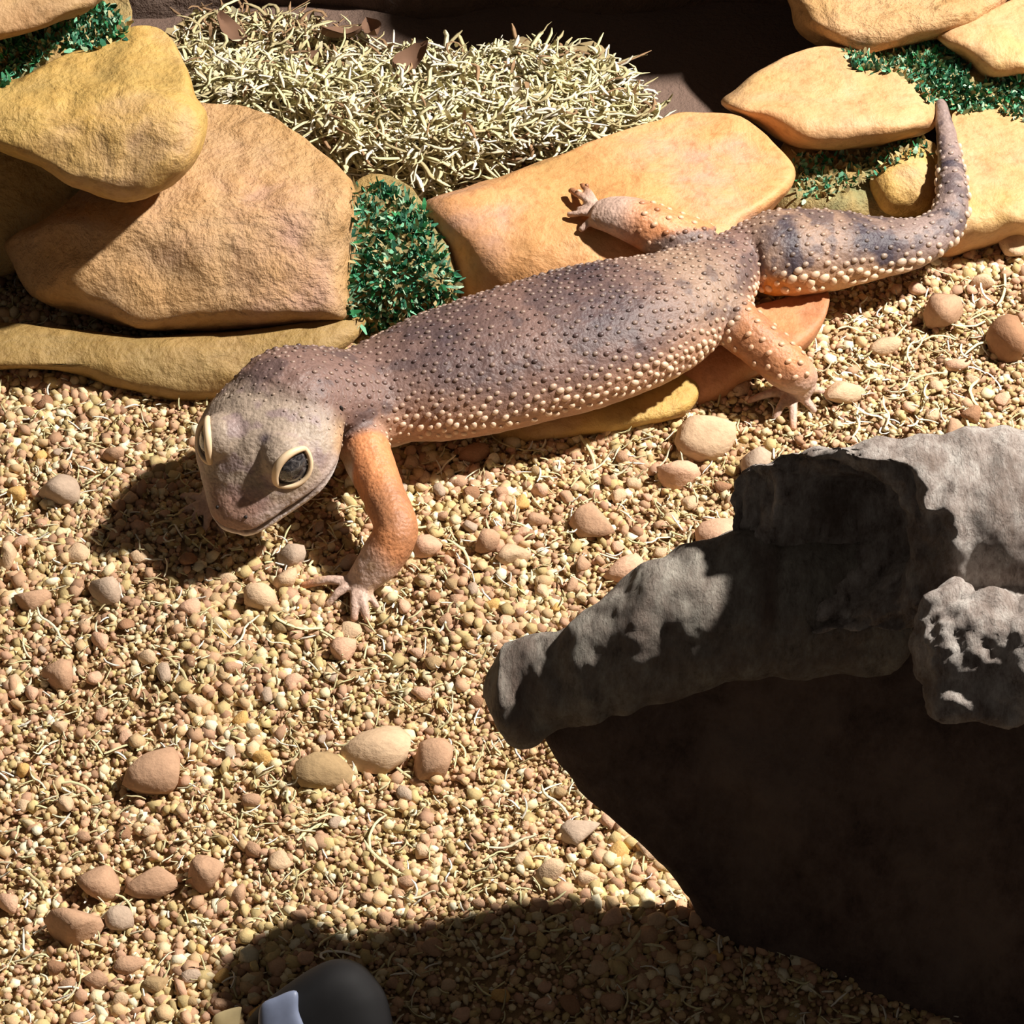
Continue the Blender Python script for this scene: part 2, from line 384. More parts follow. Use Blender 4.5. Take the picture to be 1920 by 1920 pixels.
for i, (poly, zc, df, db, zt, yf, mi, amp) in enumerate(stones):
    V, F = pillow(poly, zc, df, db, zt, yf, amp=amp, seed=i, cuts=CUTS.get(i, ()))
    part('stone', V, F, M_st[mi], led)
    svs.append(V); sfs += [tuple(a + so for a in f) for f in F]; so += len(V)
# low footings below the upper stones
foot = [
 ([(-70, 60), (200, -10), (245, 60), (180, 130), (60, 190), (-70, 250), (-90, 330), (60, 340), (230, 320), (220, 400), (120, 440), (40, 500), (-90, 480)], 2.6, 1.0, 2.6, 4.2, 6.4),
 ([(650, 345), (725, 340), (800, 385), (850, 480), (862, 560), (790, 610), (700, 630), (640, 600), (640, 470)], 0.6, 1.5, 1.6, 1.35, 4.1),
 ([(1470, 270), (1600, 262), (1740, 262), (1770, 330), (1720, 420), (1600, 440), (1450, 420)], 0.5, 1.0, 1.0, 0.85, 5.6),
 ([(1560, 90), (1700, 75), (1820, 95), (1960, 120), (1960, 240), (1820, 235), (1740, 220), (1650, 160)], 1.0, 1.2, 1.5, 1.75, 7.6),
]
for i, (poly, zc, df, db, zt, yf) in enumerate(foot):
    V, F = pillow(poly, zc, df, db, zt, yf, amp=.12, freq=1.6, seed=40 + i)
    part('sandy_fill', V, F, M_fill, led)
    svs.append(V); sfs += [tuple(a + so for a in f) for f in F]; so += len(V)
BVH = BVHTree.FromPolygons([tuple(v) for v in np.vstack(svs)], sfs)
def hit(u, v):
    d = ray(u, v); d = d / np.linalg.norm(d)
    loc, nrm, _, _ = BVH.ray_cast(Vector(tuple(CAM)), Vector(tuple(d)))
    if loc is None: return P(u, v, 0.0), np.array([0, 0, 1.0])
    n = np.array(nrm); n = n if n @ d < 0 else -n
    return np.array(loc), n
def blades(points, normals, lens, wid, cols):
    """little curled moss leaves: two quads each"""
    n = len(points); r = RNG.normal(size=(n, 3)); r += normals * 1.1; r /= np.linalg.norm(r, axis=1)[:, None]
    sd = np.cross(r, RNG.normal(size=(n, 3))); sd /= np.linalg.norm(sd, axis=1)[:, None]
    bend = np.cross(sd, r) * RNG.uniform(-0.8, 0.8, (n, 1))
    L = lens[:, None]; W = wid[:, None]
    p0 = points - normals * 0.02; p1 = points + r * L * 0.5 + bend * L * 0.15; p2 = points + r * L + bend * L * 0.6
    V = np.stack([p0 - sd * W * .6, p0 + sd * W * .6, p1 - sd * W, p1 + sd * W, p2 - sd * W * .35, p2 + sd * W * .35], 1).reshape(-1, 3)
    b = np.arange(n)[:, None] * 6
    F = np.vstack([b + np.array([0, 1, 3, 2]), b + np.array([2, 3, 5, 4])])
    return V, F, np.repeat(cols, 6, 0)
patches = [
 ([(-10, 85), (120, 40), (190, 5), (235, 45), (235, 70), (180, 95), (100, 95), (40, 140), (-10, 175)], 1300, 0.22),
 ([(662, 350), (725, 345), (795, 392), (830, 470), (860, 545), (790, 595), (700, 618), (648, 595), (655, 470)], 1900, 0.24),
 ([(1490, 285), (1560, 292), (1640, 280), (1730, 255), (1745, 290), (1690, 300), (1640, 340), (1560, 372), (1490, 375)], 650, 0.18),
 ([(1585, 95), (1650, 104), (1760, 78), (1805, 110), (1825, 160), (1800, 205), (1740, 195), (1690, 140), (1600, 130)], 1300, 0.2),
 ([(1805, 165), (1850, 152), (1925, 135), (1925, 232), (1860, 205), (1800, 215)], 600, 0.2),
]
GREENS = np.array([lin(32, 84, 62), lin(62, 132, 100), lin(112, 172, 138), lin(160, 190, 160), lin(44, 122, 72), lin(176, 158, 112)])
for pi_, (poly, n, ln) in enumerate(patches):
    uv = sample_poly(poly, n); pn = [hit(*q) for q in uv]
    pts = np.array([a for a, _ in pn]); nr = np.array([b_ for _, b_ in pn])
    cols = GREENS[RNG.choice(6, n, p=[.16, .22, .17, .12, .13, .20] if pi_ != 2 else [.05, .08, .10, .10, .12, .55])] * RNG.uniform(0.7, 1.15, (n, 1))
    V, F, C = blades(pts, nr, RNG.uniform(.4, 1, n) * ln, RNG.uniform(.02, .055, n), cols)
    part('flock_moss', V, F, M_green, led, C, smooth=False, kind='stuff')

# ------------------------------------------------------------------ dried sphagnum pile inside the ring
def strand(p, d, L, r, curl, seg=6, sides=4):
    pts = [np.array(p, float)]; d = d / np.linalg.norm(d); ax = RNG.normal(size=3); ax /= np.linalg.norm(ax)
    for i in range(seg):
        d = d + np.cross(ax, d) * curl + RNG.normal(size=3) * 0.18; d /= np.linalg.norm(d)
        pts.append(pts[-1] + d * L / seg)
    pts = np.array(pts); rr = r * np.array([0.7] + [1.0] * (seg - 1) + [0.35])
    return tube(pts, rr, rr * 0.55, sides=sides, cap=False)
moss_poly = [(335, 70), (420, 20), (520, 40), (620, 60), (720, 95), (850, 110), (1000, 95), (1110, 105), (1180, 160), (1225, 225), (1160, 262), (1000, 320), (880, 362), (815, 388), (720, 352), (650, 312), (560, 250), (470, 205), (380, 190)]
cx, cy = 760, 215
moss = empty('sphagnum_pile', P(cx, cy, 0))
tag(moss, 'heap of pale dried sphagnum moss lying inside the stone ring', 'moss', kind='stuff')
V, F = pillow([(cx + (u - cx) * 1.05, cy + (v - cy) * 1.02) for u, v in moss_poly], 0.9, 1.3, 1.5, 1.15, None, amp=.30, freq=1.1, seed=77)
part('moss_bed', V, F, plain('moss_bed_brown', lin(150, 132, 98), 0.95, 0.1), moss, kind='stuff')
mb = BVHTree.FromPolygons([tuple(v) for v in V], F)
N = 7000; uv = sample_poly(moss_poly, N); VV = []; FF = []; CC = []; off = 0
MC = np.array([lin(232, 222, 190), lin(214, 204, 160), lin(226, 220, 170), lin(190, 176, 134), lin(236, 230, 214), lin(150, 120, 90)])
for u, v in uv:
    d = ray(u, v); d = d / np.linalg.norm(d); loc, nr, _, _ = mb.ray_cast(Vector(tuple(CAM)), Vector(tuple(d)))
    if loc is None: continue
    z = RNG.uniform(-.03, .16); dirn = RNG.normal(size=3) * np.array([1, 1, .25])
    a, f = strand(np.array(loc) + np.array([0, 0, z]), dirn, RNG.uniform(.3, 1.1), RNG.uniform(.018, .05), RNG.uniform(-.9, .9), 6, 4); a[:, 2] = loc[2] + z + (a[:, 2] - loc[2] - z) * .5
    far = v < 100 + 25 * math.sin(u * .013)  # rear strands get a browner mix that stands in for shade
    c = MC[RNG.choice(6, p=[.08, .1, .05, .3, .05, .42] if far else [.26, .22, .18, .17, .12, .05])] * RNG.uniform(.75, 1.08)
    VV.append(a); FF.append(np.array(f) + off); CC.append(np.tile(c, (len(a), 1))); off += len(a)
fp = np.vstack([a_[:1] for a_ in VV])[::2]; fn = np.tile(np.array([0, 0, 1.0]), (len(fp), 1))
fV, fF, fC = blades(fp + RNG.normal(size=fp.shape) * .08, fn, RNG.uniform(.08, .26, len(fp)), RNG.uniform(.03, .07, len(fp)), MC[RNG.choice(6, len(fp), p=[.2, .25, .15, .2, .1, .1])])
part('moss_flakes', fV, fF, M_moss, moss, fC, smooth=False, kind='stuff')
part('moss_strands', np.vstack(VV), np.vstack(FF), M_moss, moss, np.vstack(CC), kind='stuff')

M_leaf = plain('dry_leaf_brown', lin(112, 84, 66), .8, .2)
for i, (u, v, L, az, lab) in enumerate([(770, 112, 1.3, .5, 'curled red-brown dry leaf resting on the middle of the sphagnum'), (430, 66, 1.5, 2.2, 'torn brown leaf on the sphagnum beside the yellow stone'), (585, 128, 1.1, 1.3, 'narrow brown leaf half sunk in the sphagnum'), (640, 70, 1.4, 3.6, 'pale brown leaf at the rear edge of the sphagnum'), (700, 60, 1.2, 5.0, 'dark brown leaf lying behind the sphagnum heap')]):
    t = np.linspace(-1, 1, 9); V = []
    for a in t:
        wd = .32 * (1 - a * a) ** .7 + .01
        for q_ in (-1, -.5, 0, .5, 1): V.append((a * L * .5, q_ * wd * L * .8, .16 * q_ * q_ * L + .10 * a * a * L))
    V = np.array(V) * .62 + .05 * noise(np.array(V), 3, i, 2)[:, None]; F = [(r_ * 5 + c_, r_ * 5 + c_ + 1, r_ * 5 + c_ + 6, r_ * 5 + c_ + 5) for r_ in range(8) for c_ in range(4)]
    n_ = len(V); V = np.vstack([V, V - np.array([0, 0, .02])]); F = F + [tuple(x + n_ for x in f[::-1]) for f in F]
    o = link('dry_leaf', mesh_np('dry_leaf', V, F, M_leaf), loc=P(u, v, 1.38)); o.rotation_euler = (.3, -.25, az); tag(o, lab, 'leaf', 'dry leaves around the sphagnum heap')

# ------------------------------------------------------------------ gecko
HO = P(480, 850, 1.9)                                   # point midway between the eyes
fl2 = np.array([-0.41, -0.91, 0.0]); fl2 /= np.linalg.norm(fl2); dp = math.radians(28)
HF = fl2 * math.cos(dp) + np.array([0, 0, -math.sin(dp)]); HL = np.array([-fl2[1], fl2[0], 0.0]); HU = np.cross(HF, HL); HU = HU if HU[2] > 0 else -HU
def hp(l, f, u): return HO + HL * l + HF * f + HU * u
gp = []
# head loft: (f, half width, top u, bottom u)
hk = np.array([(-1.75, .80, .02, -1.05), (-1.35, .98, .22, -.98), (-1.0, 1.12, .36, -.92), (-.6, 1.24, .44, -.90), (-.2, 1.28, .45, -.88), (.2, 1.18, .36, -.84), (.6, .90, .20, -.78), (.92, .66, .09, -.70), (1.17, .47, .0, -.62), (1.31, .26, -.16, -.52)])
hk = catmull(hk, 4); V = []; n_s = 28
for f, wd, tp, bt in hk:
    cu = (tp + bt) / 2 - .02; hh = (tp - bt) / 2
    for a in np.linspace(0, 2 * math.pi, n_s, endpoint=False):
        ca, sa = math.cos(a), math.sin(a)
        x = wd * np.sign(ca) * abs(ca) ** .85; zz = hh * np.sign(sa) * abs(sa) ** .85
        if sa > 0: x *= 1 - .16 * sa
        V.append(hp(x, f, cu + zz - (.10 if sa < 0 else 0) * 0))
F = []
m = len(hk)
for i in range(m - 1):
    for k in range(n_s): F.append((i * n_s + k, i * n_s + (k + 1) % n_s, (i + 1) * n_s + (k + 1) % n_s, (i + 1) * n_s + k))
V += [hp(0, -1.85, -.5), hp(0, 1.335, -.40)]
for k in range(n_s): F.append((len(V) - 2, (k + 1) % n_s, k)); F.append((len(V) - 1, (m - 1) * n_s + k, (m - 1) * n_s + (k + 1) % n_s))
gp.append((np.array(V), F))
# eyes
EYES = []
for sg in (1, -1):
    n = HL * .66 * sg + HU * .48 + HF * .42; n /= np.linalg.norm(n)
    t1 = -HF - n * (n @ -HF); t1 /= np.linalg.norm(t1); t2 = np.cross(n, t1); t2 = t2 if t2 @ HU > 0 else -t2
    E = hp(.60 * sg, -.02, .10); EYES.append((E, n, t1, t2)); gp.append(ball(E, .46)); gp.append(ball(hp(.50 * sg, -.16, .16), (.42, .42, .34)))
# trunk and tail
spk = [(650, 762, 1.30, 1.0, .78), (720, 735, 1.30, 1.08, .80), (800, 712, 1.32, 1.30, .92), (900, 686, 1.36, 1.42, 1.0), (1000, 658, 1.40, 1.47, 1.04), (1100, 630, 1.42, 1.50, 1.04), (1200, 600, 1.42, 1.38, .98), (1270, 568, 1.40, 1.16, .86), (1330, 528, 1.36, .90, .72), (1388, 486, 1.30, .60, .55), (1440, 476, 1.30, .84, .72), (1500, 472, 1.25, .88, .74), (1570, 468, 1.18, .80, .68), (1650, 464, 1.10, .62, .54), (1715, 455, 1.08, .50, .44), (1762, 430, 1.15, .40, .36), (1783, 395, 1.30, .33, .30), (1786, 350, 1.42, .28, .26), (1781, 300, 1.52, .23, .22), (1773, 245, 1.62, .18, .17), (1766, 205, 1.72, .13, .13), (1762, 190, 1.76, .08, .08)]
keys = [(P(u, v, z), a, h) for u, v, z, a, h in spk]
A = np.array([[*k[0], k[1], k[2]] for k in keys]); SP = catmull(A, 8)
gp.append(tube(SP[:, :3], SP[:, 3], SP[:, 4], sides=28))
# neck from head to trunk
nk = [(hp(0, -.7, -.28), 1.0, .62), (hp(.05, -1.35, -.38), .96, .66), (P(690, 748, 1.3), 1.0, .78), (P(760, 722, 1.3), 1.1, .82)]
gp.append(taper(nk, 6))
LEGS = []
def leg(keys): LEGS.append(np.array([k[0] for k in keys])); gp.append(taper(keys, 6))
def toes(base, tips, r0=.11, zt=.10, lift=.10):
    for (u, v, z) in tips:
        t = P(u, v, z); mid = base * .5 + t * .5 + np.array([0, 0, lift])
        c = catmull(np.array([base, mid, t]), 5); rr = np.linspace(r0, r0 * .62, len(c)); gp.append(tube(c, rr, rr * .85, sides=10))
        LEGS.append(np.array([base, t]))
# near fore leg
b1 = P(668, 1092, .24)
leg([(P(672, 812, 1.35), .46, .50), (P(694, 868, 1.25), .42, .45), (P(722, 935, 1.12), .37, .40), (P(742, 995, .95), .38, .38), (P(716, 1045, .60), .38, .36), (P(684, 1082, .32), .31, .27), (P(664, 1098, .2), .26, .17)])
toes(b1, [(566, 1098, .08), (612, 1136, .05), (664, 1164, .05), (690, 1166, .05), (708, 1140, .06)], .105)
# far fore leg, mostly behind the head
b2 = P(398, 948, .25)
leg([(P(600, 770, 1.2), .42, .45), (P(530, 790, 1.1), .38, .38), (P(455, 820, .9), .34, .34), (P(420, 900, .5), .30, .28), (P(398, 945, .25), .26, .18)])
toes(b2, [(338, 962, .08), (352, 985, .06), (384, 1000, .05), (340, 930, .08), (420, 1000, .06)], .10)
# near hind leg
b3 = P(1484, 738, .22)
leg([(P(1330, 560, 1.35), .50, .52), (P(1372, 600, 1.32), .48, .46), (P(1425, 645, 1.15), .44, .42), (P(1478, 690, .85), .42, .40), (P(1500, 712, .5), .34, .32), (P(1490, 735, .28), .28, .20)])
toes(b3, [(1488, 806, .05), (1452, 786, .06), (1402, 752, .08), (1528, 772, .06), (1545, 735, .08)], .11)
# far hind leg, on the long stone
fz = 1.98
b4 = P(1128, 404, fz)
leg([(P(1315, 470, 1.5), .52, .52), (P(1262, 446, 1.75), .50, .48), (P(1200, 418, 2.0), .46, .42), (P(1155, 404, 2.05), .42, .32), (P(1118, 400, 1.98), .34, .20)])
toes(b4, [(1064, 403, 1.84), (1082, 392, 1.86), (1072, 357, 1.86), (1092, 346, 1.88), (1088, 432, 1.84)], .10, lift=.06)
GV, GN, GF = remesh(gp, 0.034, 3, 0.5)
# eye openings
for E, n, t1, t2 in EYES:
    d = GV - E; r = np.linalg.norm(d, axis=1); dd = d / (r[:, None] + 1e-9); a = dd @ t1; b_ = dd @ t2
    ins = (dd @ n > .2) & (r < .62) & (np.abs(a) < .84) & (np.abs(b_) < .64 * (1 - (a / .84) ** 2))
    GV[ins] = E + dd[ins] * .30
# mouth groove
d = GV - HO; hl, hf, hu = d @ HL, d @ HF, d @ HU
nearh = (hf > -1.6) & (hf < 1.5) & (np.abs(hl) < 1.5) & (np.abs(hu) < 1.3)
um = -.28 - .07 * sstep(.3, -.5, hf) + .02 * np.cos(hf * 3)
g = nearh & (hf > -.35); wgt = np.exp(-((hu - um) / .045) ** 2) * g * sstep(-.4, -.1, hf)
GV -= GN * (wgt * .07)[:, None]
GV += GN * (.012 * noise(GV, 5.0, 3, 2))[:, None]
# colours
def nearest_spine(Q, step=1):
    best = np.full(len(Q), 1e9); bi = np.zeros(len(Q), int)
    for i in range(0, len(SP), step):
        dd = ((Q - SP[i, :3]) ** 2).sum(1); k = dd < best; best[k] = dd[k]; bi[k] = i
    return bi, np.sqrt(best)
bi, bd = nearest_spine(GV); s = bi / 8.0                 # index along spk
rel = (GV[:, 2] - SP[bi, 2]) / np.maximum(SP[bi, 4], .1)  # -1 belly .. 1 back
nz1 = noise(GV, .9, 21, 3); nz2 = noise(GV, 2.6, 22, 3); nz3 = noise(GV, 6.0, 23, 2)
def lerp(a, b, t): return a * (1 - t[:, None]) + b * t[:, None]
one = np.ones(len(GV))
def body_color(Q, s, rel, nz1, nz2):
    c = lerp(np.tile(lin(180, 138, 112), (len(Q), 1)), np.tile(lin(122, 96, 88), (len(Q), 1)), sstep(-.15, .75, rel + .25 * nz1))
    c = lerp(c, np.tile(lin(212, 190, 178), (len(Q), 1)), sstep(-.3, -.75, rel + .1 * nz1))
    blot = np.exp(-((s - 5.1) / .75) ** 2) * sstep(.2, .9, rel) + .7 * np.exp(-((s - 2.4) / .9) ** 2) * sstep(.3, .95, rel)
    c = lerp(c, np.tile(lin(66, 54, 60), (len(Q), 1)), np.clip(blot * (0.75 + .5 * nz2), 0, .9))
    c = lerp(c, np.tile(lin(164, 138, 116), (len(Q), 1)), np.exp(-((s - 7.2) / .9) ** 2) * sstep(.0, .6, rel) * .6)
    t = sstep(9.0, 9.8, s); tc = lerp(np.tile(lin(206, 158, 112), (len(Q), 1)), np.tile(lin(150, 122, 104), (len(Q), 1)), sstep(-.3, .5, rel))
    tc = lerp(tc, np.tile(lin(206, 136, 40), (len(Q), 1)), np.exp(-((s - 9.8) / .7) ** 2) * sstep(.35, -.1, rel) * .85)
    dark = np.clip(sstep(-.1, .5, rel + .3 * nz2) * (np.exp(-((s - 10.4) / .55) ** 2) * .8 + np.exp(-((s - 12.7) / .7) ** 2)) + np.exp(-((s - 15.6) / .25) ** 2) * .8 + np.exp(-((s - 17.6) / .2) ** 2) * .9 * (nz2 > -.1) + np.exp(-((s - 20.5) / .5) ** 2) * .7, 0, 1)
    tc = lerp(tc, np.tile(lin(140, 122, 118), (len(Q), 1)), sstep(12, 14.5, s) * .85)
    tc = lerp(tc, np.tile(lin(54, 47, 58), (len(Q), 1)), np.clip(dark * 1.25, 0, 1) * np.clip(.75 + .7 * nz2, 0, .95))
    spk_ = sstep(.12, .45, noise(Q, 3.6, 83, 2)); tc = lerp(tc, np.tile(lin(66, 57, 66), (len(Q), 1)), spk_ * sstep(-.1, .4, rel) * .65 * sstep(9.2, 10, s))
    c = lerp(c, np.tile(lin(78, 64, 66), (len(Q), 1)), sstep(.1, .5, noise(Q, 2.8, 84, 3)) * sstep(.05, .6, rel) * .6)
    return lerp(c, tc, t)
GC = body_color(GV, s, rel, nz1, nz2)
def seg_dist(Q, a, b):
    ab = b - a; t = np.clip(((Q - a) @ ab) / (ab @ ab), 0, 1); return np.linalg.norm(Q - (a + t[:, None] * ab), axis=1)
ldist = np.full(len(GV), 9.0); ftd = np.full(len(GV), 9.0)
for L in LEGS:
    for i in range(len(L) - 1): ldist = np.minimum(ldist, seg_dist(GV, L[i], L[i + 1]))
for q in (b1, b2, b3, b4): ftd = np.minimum(ftd, np.linalg.norm(GV - q, axis=1))
bodyish = bd / np.maximum(SP[bi, 3], .1)
lw = np.where(s < 5, sstep(1.16, 1.36, bodyish), sstep(1.06, 1.28, bodyish)) * sstep(.62, .50, ldist)
legc = lerp(np.tile(lin(206, 138, 92), (len(GV), 1)), np.tile(lin(172, 118, 82), (len(GV), 1)), sstep(-.2, .5, nz1))
legc = lerp(legc, np.tile(lin(196, 166, 150), (len(GV), 1)), sstep(1.0, .5, ftd))
spot = (noise(GV, 5.5, 61, 1) > .35) & (GV[:, 2] < .95)
legc[spot] = legc[spot] * .8 + lin(190, 150, 70) * .2
hw = nearh * sstep(-1.35, -.7, hf) * (np.abs(hl) < 1.5) * sstep(-1.0, -.4, hf + .6 * (hu > -.45))
hw = hw * sstep(1.16, 1.06, np.abs(hl) / np.interp(hf, hk[:, 0], hk[:, 1]))
lw = lw * (1 - hw)
GC = lerp(GC, legc, lw)
hc = lerp(np.tile(lin(166, 148, 132), (len(GV), 1)), np.tile(lin(150, 130, 126), (len(GV), 1)), sstep(-.1, .4, nz2))
hc = lerp(hc, np.tile(lin(186, 150, 112), (len(GV), 1)), sstep(.05, -.25, hu) * sstep(1.1, .5, hf) * .8)
hc = lerp(hc, np.tile(lin(150, 112, 96), (len(GV), 1)), sstep(.5, 1.0, hf) * .8)
hc = lerp(hc, np.tile(lin(190, 174, 168), (len(GV), 1)), sstep(.02, -.18, hu) * .8 * sstep(-.6, -.3, hf) * sstep(1.25, .9, hf))
hc = lerp(hc, np.tile(lin(226, 216, 210), (len(GV), 1)), sstep(-.32, -.40, hu) * sstep(-.6, -.3, hf))
hc = lerp(hc, np.tile(lin(78, 62, 58), (len(GV), 1)), np.clip(wgt * 1.2, 0, 1) * .9)
hc = lerp(hc, np.tile(lin(84, 72, 82), (len(GV), 1)), np.exp(-(((hl - .22) / .10) ** 2 + ((hf + .18) / .10) ** 2)) * (hu > .1) * .9)
for E, n, t1, t2 in EYES:
    dd = GV - E; r = np.linalg.norm(dd, axis=1); hc[r < .36] = lin(30, 24, 22)
GC = lerp(GC, hc, hw)
GC *= (1 + .10 * nz3)[:, None]
gk = empty('gecko', (P(950, 700, 1.3)[0], P(950, 700, 1.3)[1], 0.0))
tag(gk, 'orange-brown fat-tailed gecko with pale bumps standing on the gravel', 'gecko')
gbody = part('body', GV, GF, M_skin, gk, GC)
# eyes and lids
M_eye, nt, b = new_mat('gecko_eyeball'); vec = obj_coord(nt); n1 = noise_node(nt, 9, 5, 0.7, vec, 1.2)
c = ramp(nt, n1.outputs[0], [(0.40, tuple(lin(26, 24, 26))), (0.58, tuple(lin(74, 70, 70))), (0.72, tuple(lin(132, 126, 122)))])
nt.links.new(c.outputs[0], b.inputs['Base Color']); b.inputs['Roughness'].default_value = 0.12; b.inputs['Coat Weight'].default_value = 0.6
M_lid = plain('gecko_eyelid_cream', lin(224, 196, 160), 0.5, 0.4)
M_dark = plain('dark_skin', lin(34, 26, 24), 0.6, 0.3)
for E, n, t1, t2 in EYES:
    eb = part('eyeball', ICO3 * .405 + E, ICO3F, M_eye, gk)
    th = np.linspace(0, 1, 24, endpoint=False); ring = []; rad = []
    for k in range(48):
        q = k / 48 * 2 * math.pi; a = .84 * math.cos(q); bb = .64 * math.sin(q) * abs(math.sin(q)) ** .35
        z = math.sqrt(max(1 - a * a - bb * bb, .05)); ring.append(E + (t1 * a + t2 * bb + n * z) * .455); rad.append(.042 + .03 * max(math.sin(q), 0))
    ring = np.array(ring); rad = np.array(rad); sd = 8; V = []; F = []
    for k in range(48):
        T = ring[(k + 1) % 48] - ring[k - 1]; T /= np.linalg.norm(T); o1 = ring[k] - E; o1 /= np.linalg.norm(o1); o2 = np.cross(T, o1)
        for j in range(sd):
            an = 2 * math.pi * j / sd; V.append(ring[k] + rad[k] * (math.cos(an) * o1 + math.sin(an) * o2))
    for k in range(48):
        for j in range(sd): F.append((k * sd + j, k * sd + (j + 1) % sd, ((k + 1) % 48) * sd + (j + 1) % sd, ((k + 1) % 48) * sd + j))
    part('eyelid', V, F, M_lid, eb)
GB = BVHTree.FromPolygons([tuple(v) for v in GV], [tuple(int(i) for i in f) for f in GF])
for sg in (1, -1):
    q = hp(.30 * sg, 1.12, .05); loc, nr, _, _ = GB.find_nearest(Vector(tuple(q))); nr = np.array(nr)
    part('nostril', ICO2 * .032 + np.array(loc), ICO2F, M_dark, gk)
    q = hp(1.05 * sg, -1.25, -.25); loc, nr, _, _ = GB.find_nearest(Vector(tuple(q))); ax = HU * .8 - HF * .3; ax /= np.linalg.norm(ax)
    Q = ICO2 * np.array([.05, .05, .05]); Q = Q + (Q @ ax)[:, None] * ax * 1.4
    part('ear_opening', Q * .8 + np.array(loc) - np.array(nr) * .025, ICO2F, M_dark, gk)
# tubercles
order = RNG.permutation(len(GV)); grid = {}; picks = []
tail = s > 9.3
rmin = np.where(tail, .18, .14) * (1 + .15 * nz1); rmin = np.where(lw > .5, .24, rmin)
ok = (hf < -.75) & (rel > -.8) & (ftd > .95) & (s < 18.5) & (GN[:, 2] > -.35) | ((lw > .5) & (ftd > .8) & (GN[:, 2] > .1) & (s > 5))
ok &= ~((lw > .5) & (s < 5))
for i in order:
    if not ok[i]: continue
    p = GV[i]; key = tuple((p / .3).astype(int)); r = rmin[i]; bad = False
    for dx in (-1, 0, 1):
        for dy in (-1, 0, 1):
            for dz in (-1, 0, 1):
                for q in grid.get((key[0] + dx, key[1] + dy, key[2] + dz), ()):
                    if (q[0] - p[0]) ** 2 + (q[1] - p[1]) ** 2 + (q[2] - p[2]) ** 2 < r * r: bad = True; break
                if bad: break
            if bad: break
        if bad: break
    if bad: continue
    grid.setdefault(key, []).append(p); picks.append(i)
picks = np.array(picks); npk = len(picks)
flank = sstep(.75, .0, rel[picks]); sz = RNG.uniform(.026, .046, npk) * (1 + .45 * flank) * (1 + .35 * (s[picks] > 9.3) * flank); sz = np.where(lw[picks] > .5, .05, sz); sz = np.where(hf[picks] > -1.6, sz * .6, sz)
base = GC[picks]; light = np.array([lin(240, 212, 182)]); mixw = (.10 + .60 * flank * RNG.uniform(.6, 1, npk))
mixw = np.where(lw[picks] > .5, .35, mixw)
tcol = base * (1 - mixw[:, None]) + light * mixw[:, None]
dk = (rel[picks] > .35) & (RNG.random(npk) < .3) & (s[picks] < 9); tcol[dk] = base[dk] * .72
X = np.cross(GN[picks], np.array([-.38, .92, .1])); X /= np.linalg.norm(X, axis=1)[:, None]; Y = np.cross(GN[picks], X)
TV = GV[picks][:, None, :] + sz[:, None, None] * (1.35 * ICO2[None, :, 0:1] * X[:, None] + ICO2[None, :, 1:2] * Y[:, None] + 0.8 * ICO2[None, :, 2:3] * GN[picks][:, None])
TF = (ICO2F[None] + (np.arange(npk) * len(ICO2))[:, None, None]).reshape(-1, 3)
part('tubercles', TV.reshape(-1, 3), TF, M_tub, gk, np.repeat(tcol, len(ICO2), 0), kind='stuff')

# ------------------------------------------------------------------ driftwood
dw = empty('driftwood', P(1650, 1500, 0))
tag(dw, 'weathered grey driftwood log with a broken branch stub and dark shaded underside', 'driftwood')
def woody(V, N, amp, freq, seed, ax=None):
    V = V + N * (amp * noise(V, freq, seed, 4))[:, None]
    return V
# trunk, broken off obliquely and hollowed at the near end
tr = [(P(1380, 1050, 7.4), 1.15, 1.15), (P(1500, 1020, 7.6), 1.22, 1.22), (P(1620, 1000, 7.8), 1.26, 1.25), (P(1760, 990, 7.9), 1.30, 1.28), (P(1920, 985, 8.0), 1.36, 1.34), (P(2160, 975, 8.2), 1.4, 1.4), (P(2700, 975, 8.2), 1.4, 1.4), (P(3200, 980, 8.0), 1.3, 1.3)]
V, N, F = remesh([taper(tr, 6)], .06, 2)
cn = np.array([-.62, -.60, .30]); cn /= np.linalg.norm(cn); cq = P(1585, 1010, 7.8)
V = woody(V, N, .08, 1.3, 5); V = V + N * (.03 * np.sin(V[:, 0] * 11 + 3 * noise(V, 1.0, 8)))[:, None]
dist = (V - cq) @ cn + .16 * noise(V, 2.6, 71, 3); k = dist > 0
rad = np.linalg.norm((V - cq) - ((V - cq) @ cn)[:, None] * cn, axis=1)
V[k] -= cn * (dist[k] + .7 * sstep(1.2, .5, rad[k]))[:, None]
part('trunk', V, F, M_wood, dw)
# branch stub
st = [(P(948, 1302, 4.5), .70, .72), (P(972, 1300, 4.55), .80, .80), (P(1030, 1282, 4.8), .70, .72), (P(1110, 1262, 5.2), .68, .70), (P(1185, 1218, 5.6), .84, .86), (P(1280, 1168, 5.9), .98, 1.0), (P(1400, 1138, 6.1), 1.04, 1.05), (P(1530, 1125, 6.0), 1.1, 1.1), (P(1660, 1120, 5.9), 1.1, 1.1)]
V, N, F = remesh([taper(st, 6)], .06, 2)
V = woody(V, N, .06, 1.5, 15); V = V + N * (.03 * np.sin(V[:, 0] * 8 + 3 * noise(V, 1.0, 18)))[:, None]
part('branch_stub', V, F, M_wood2, dw)
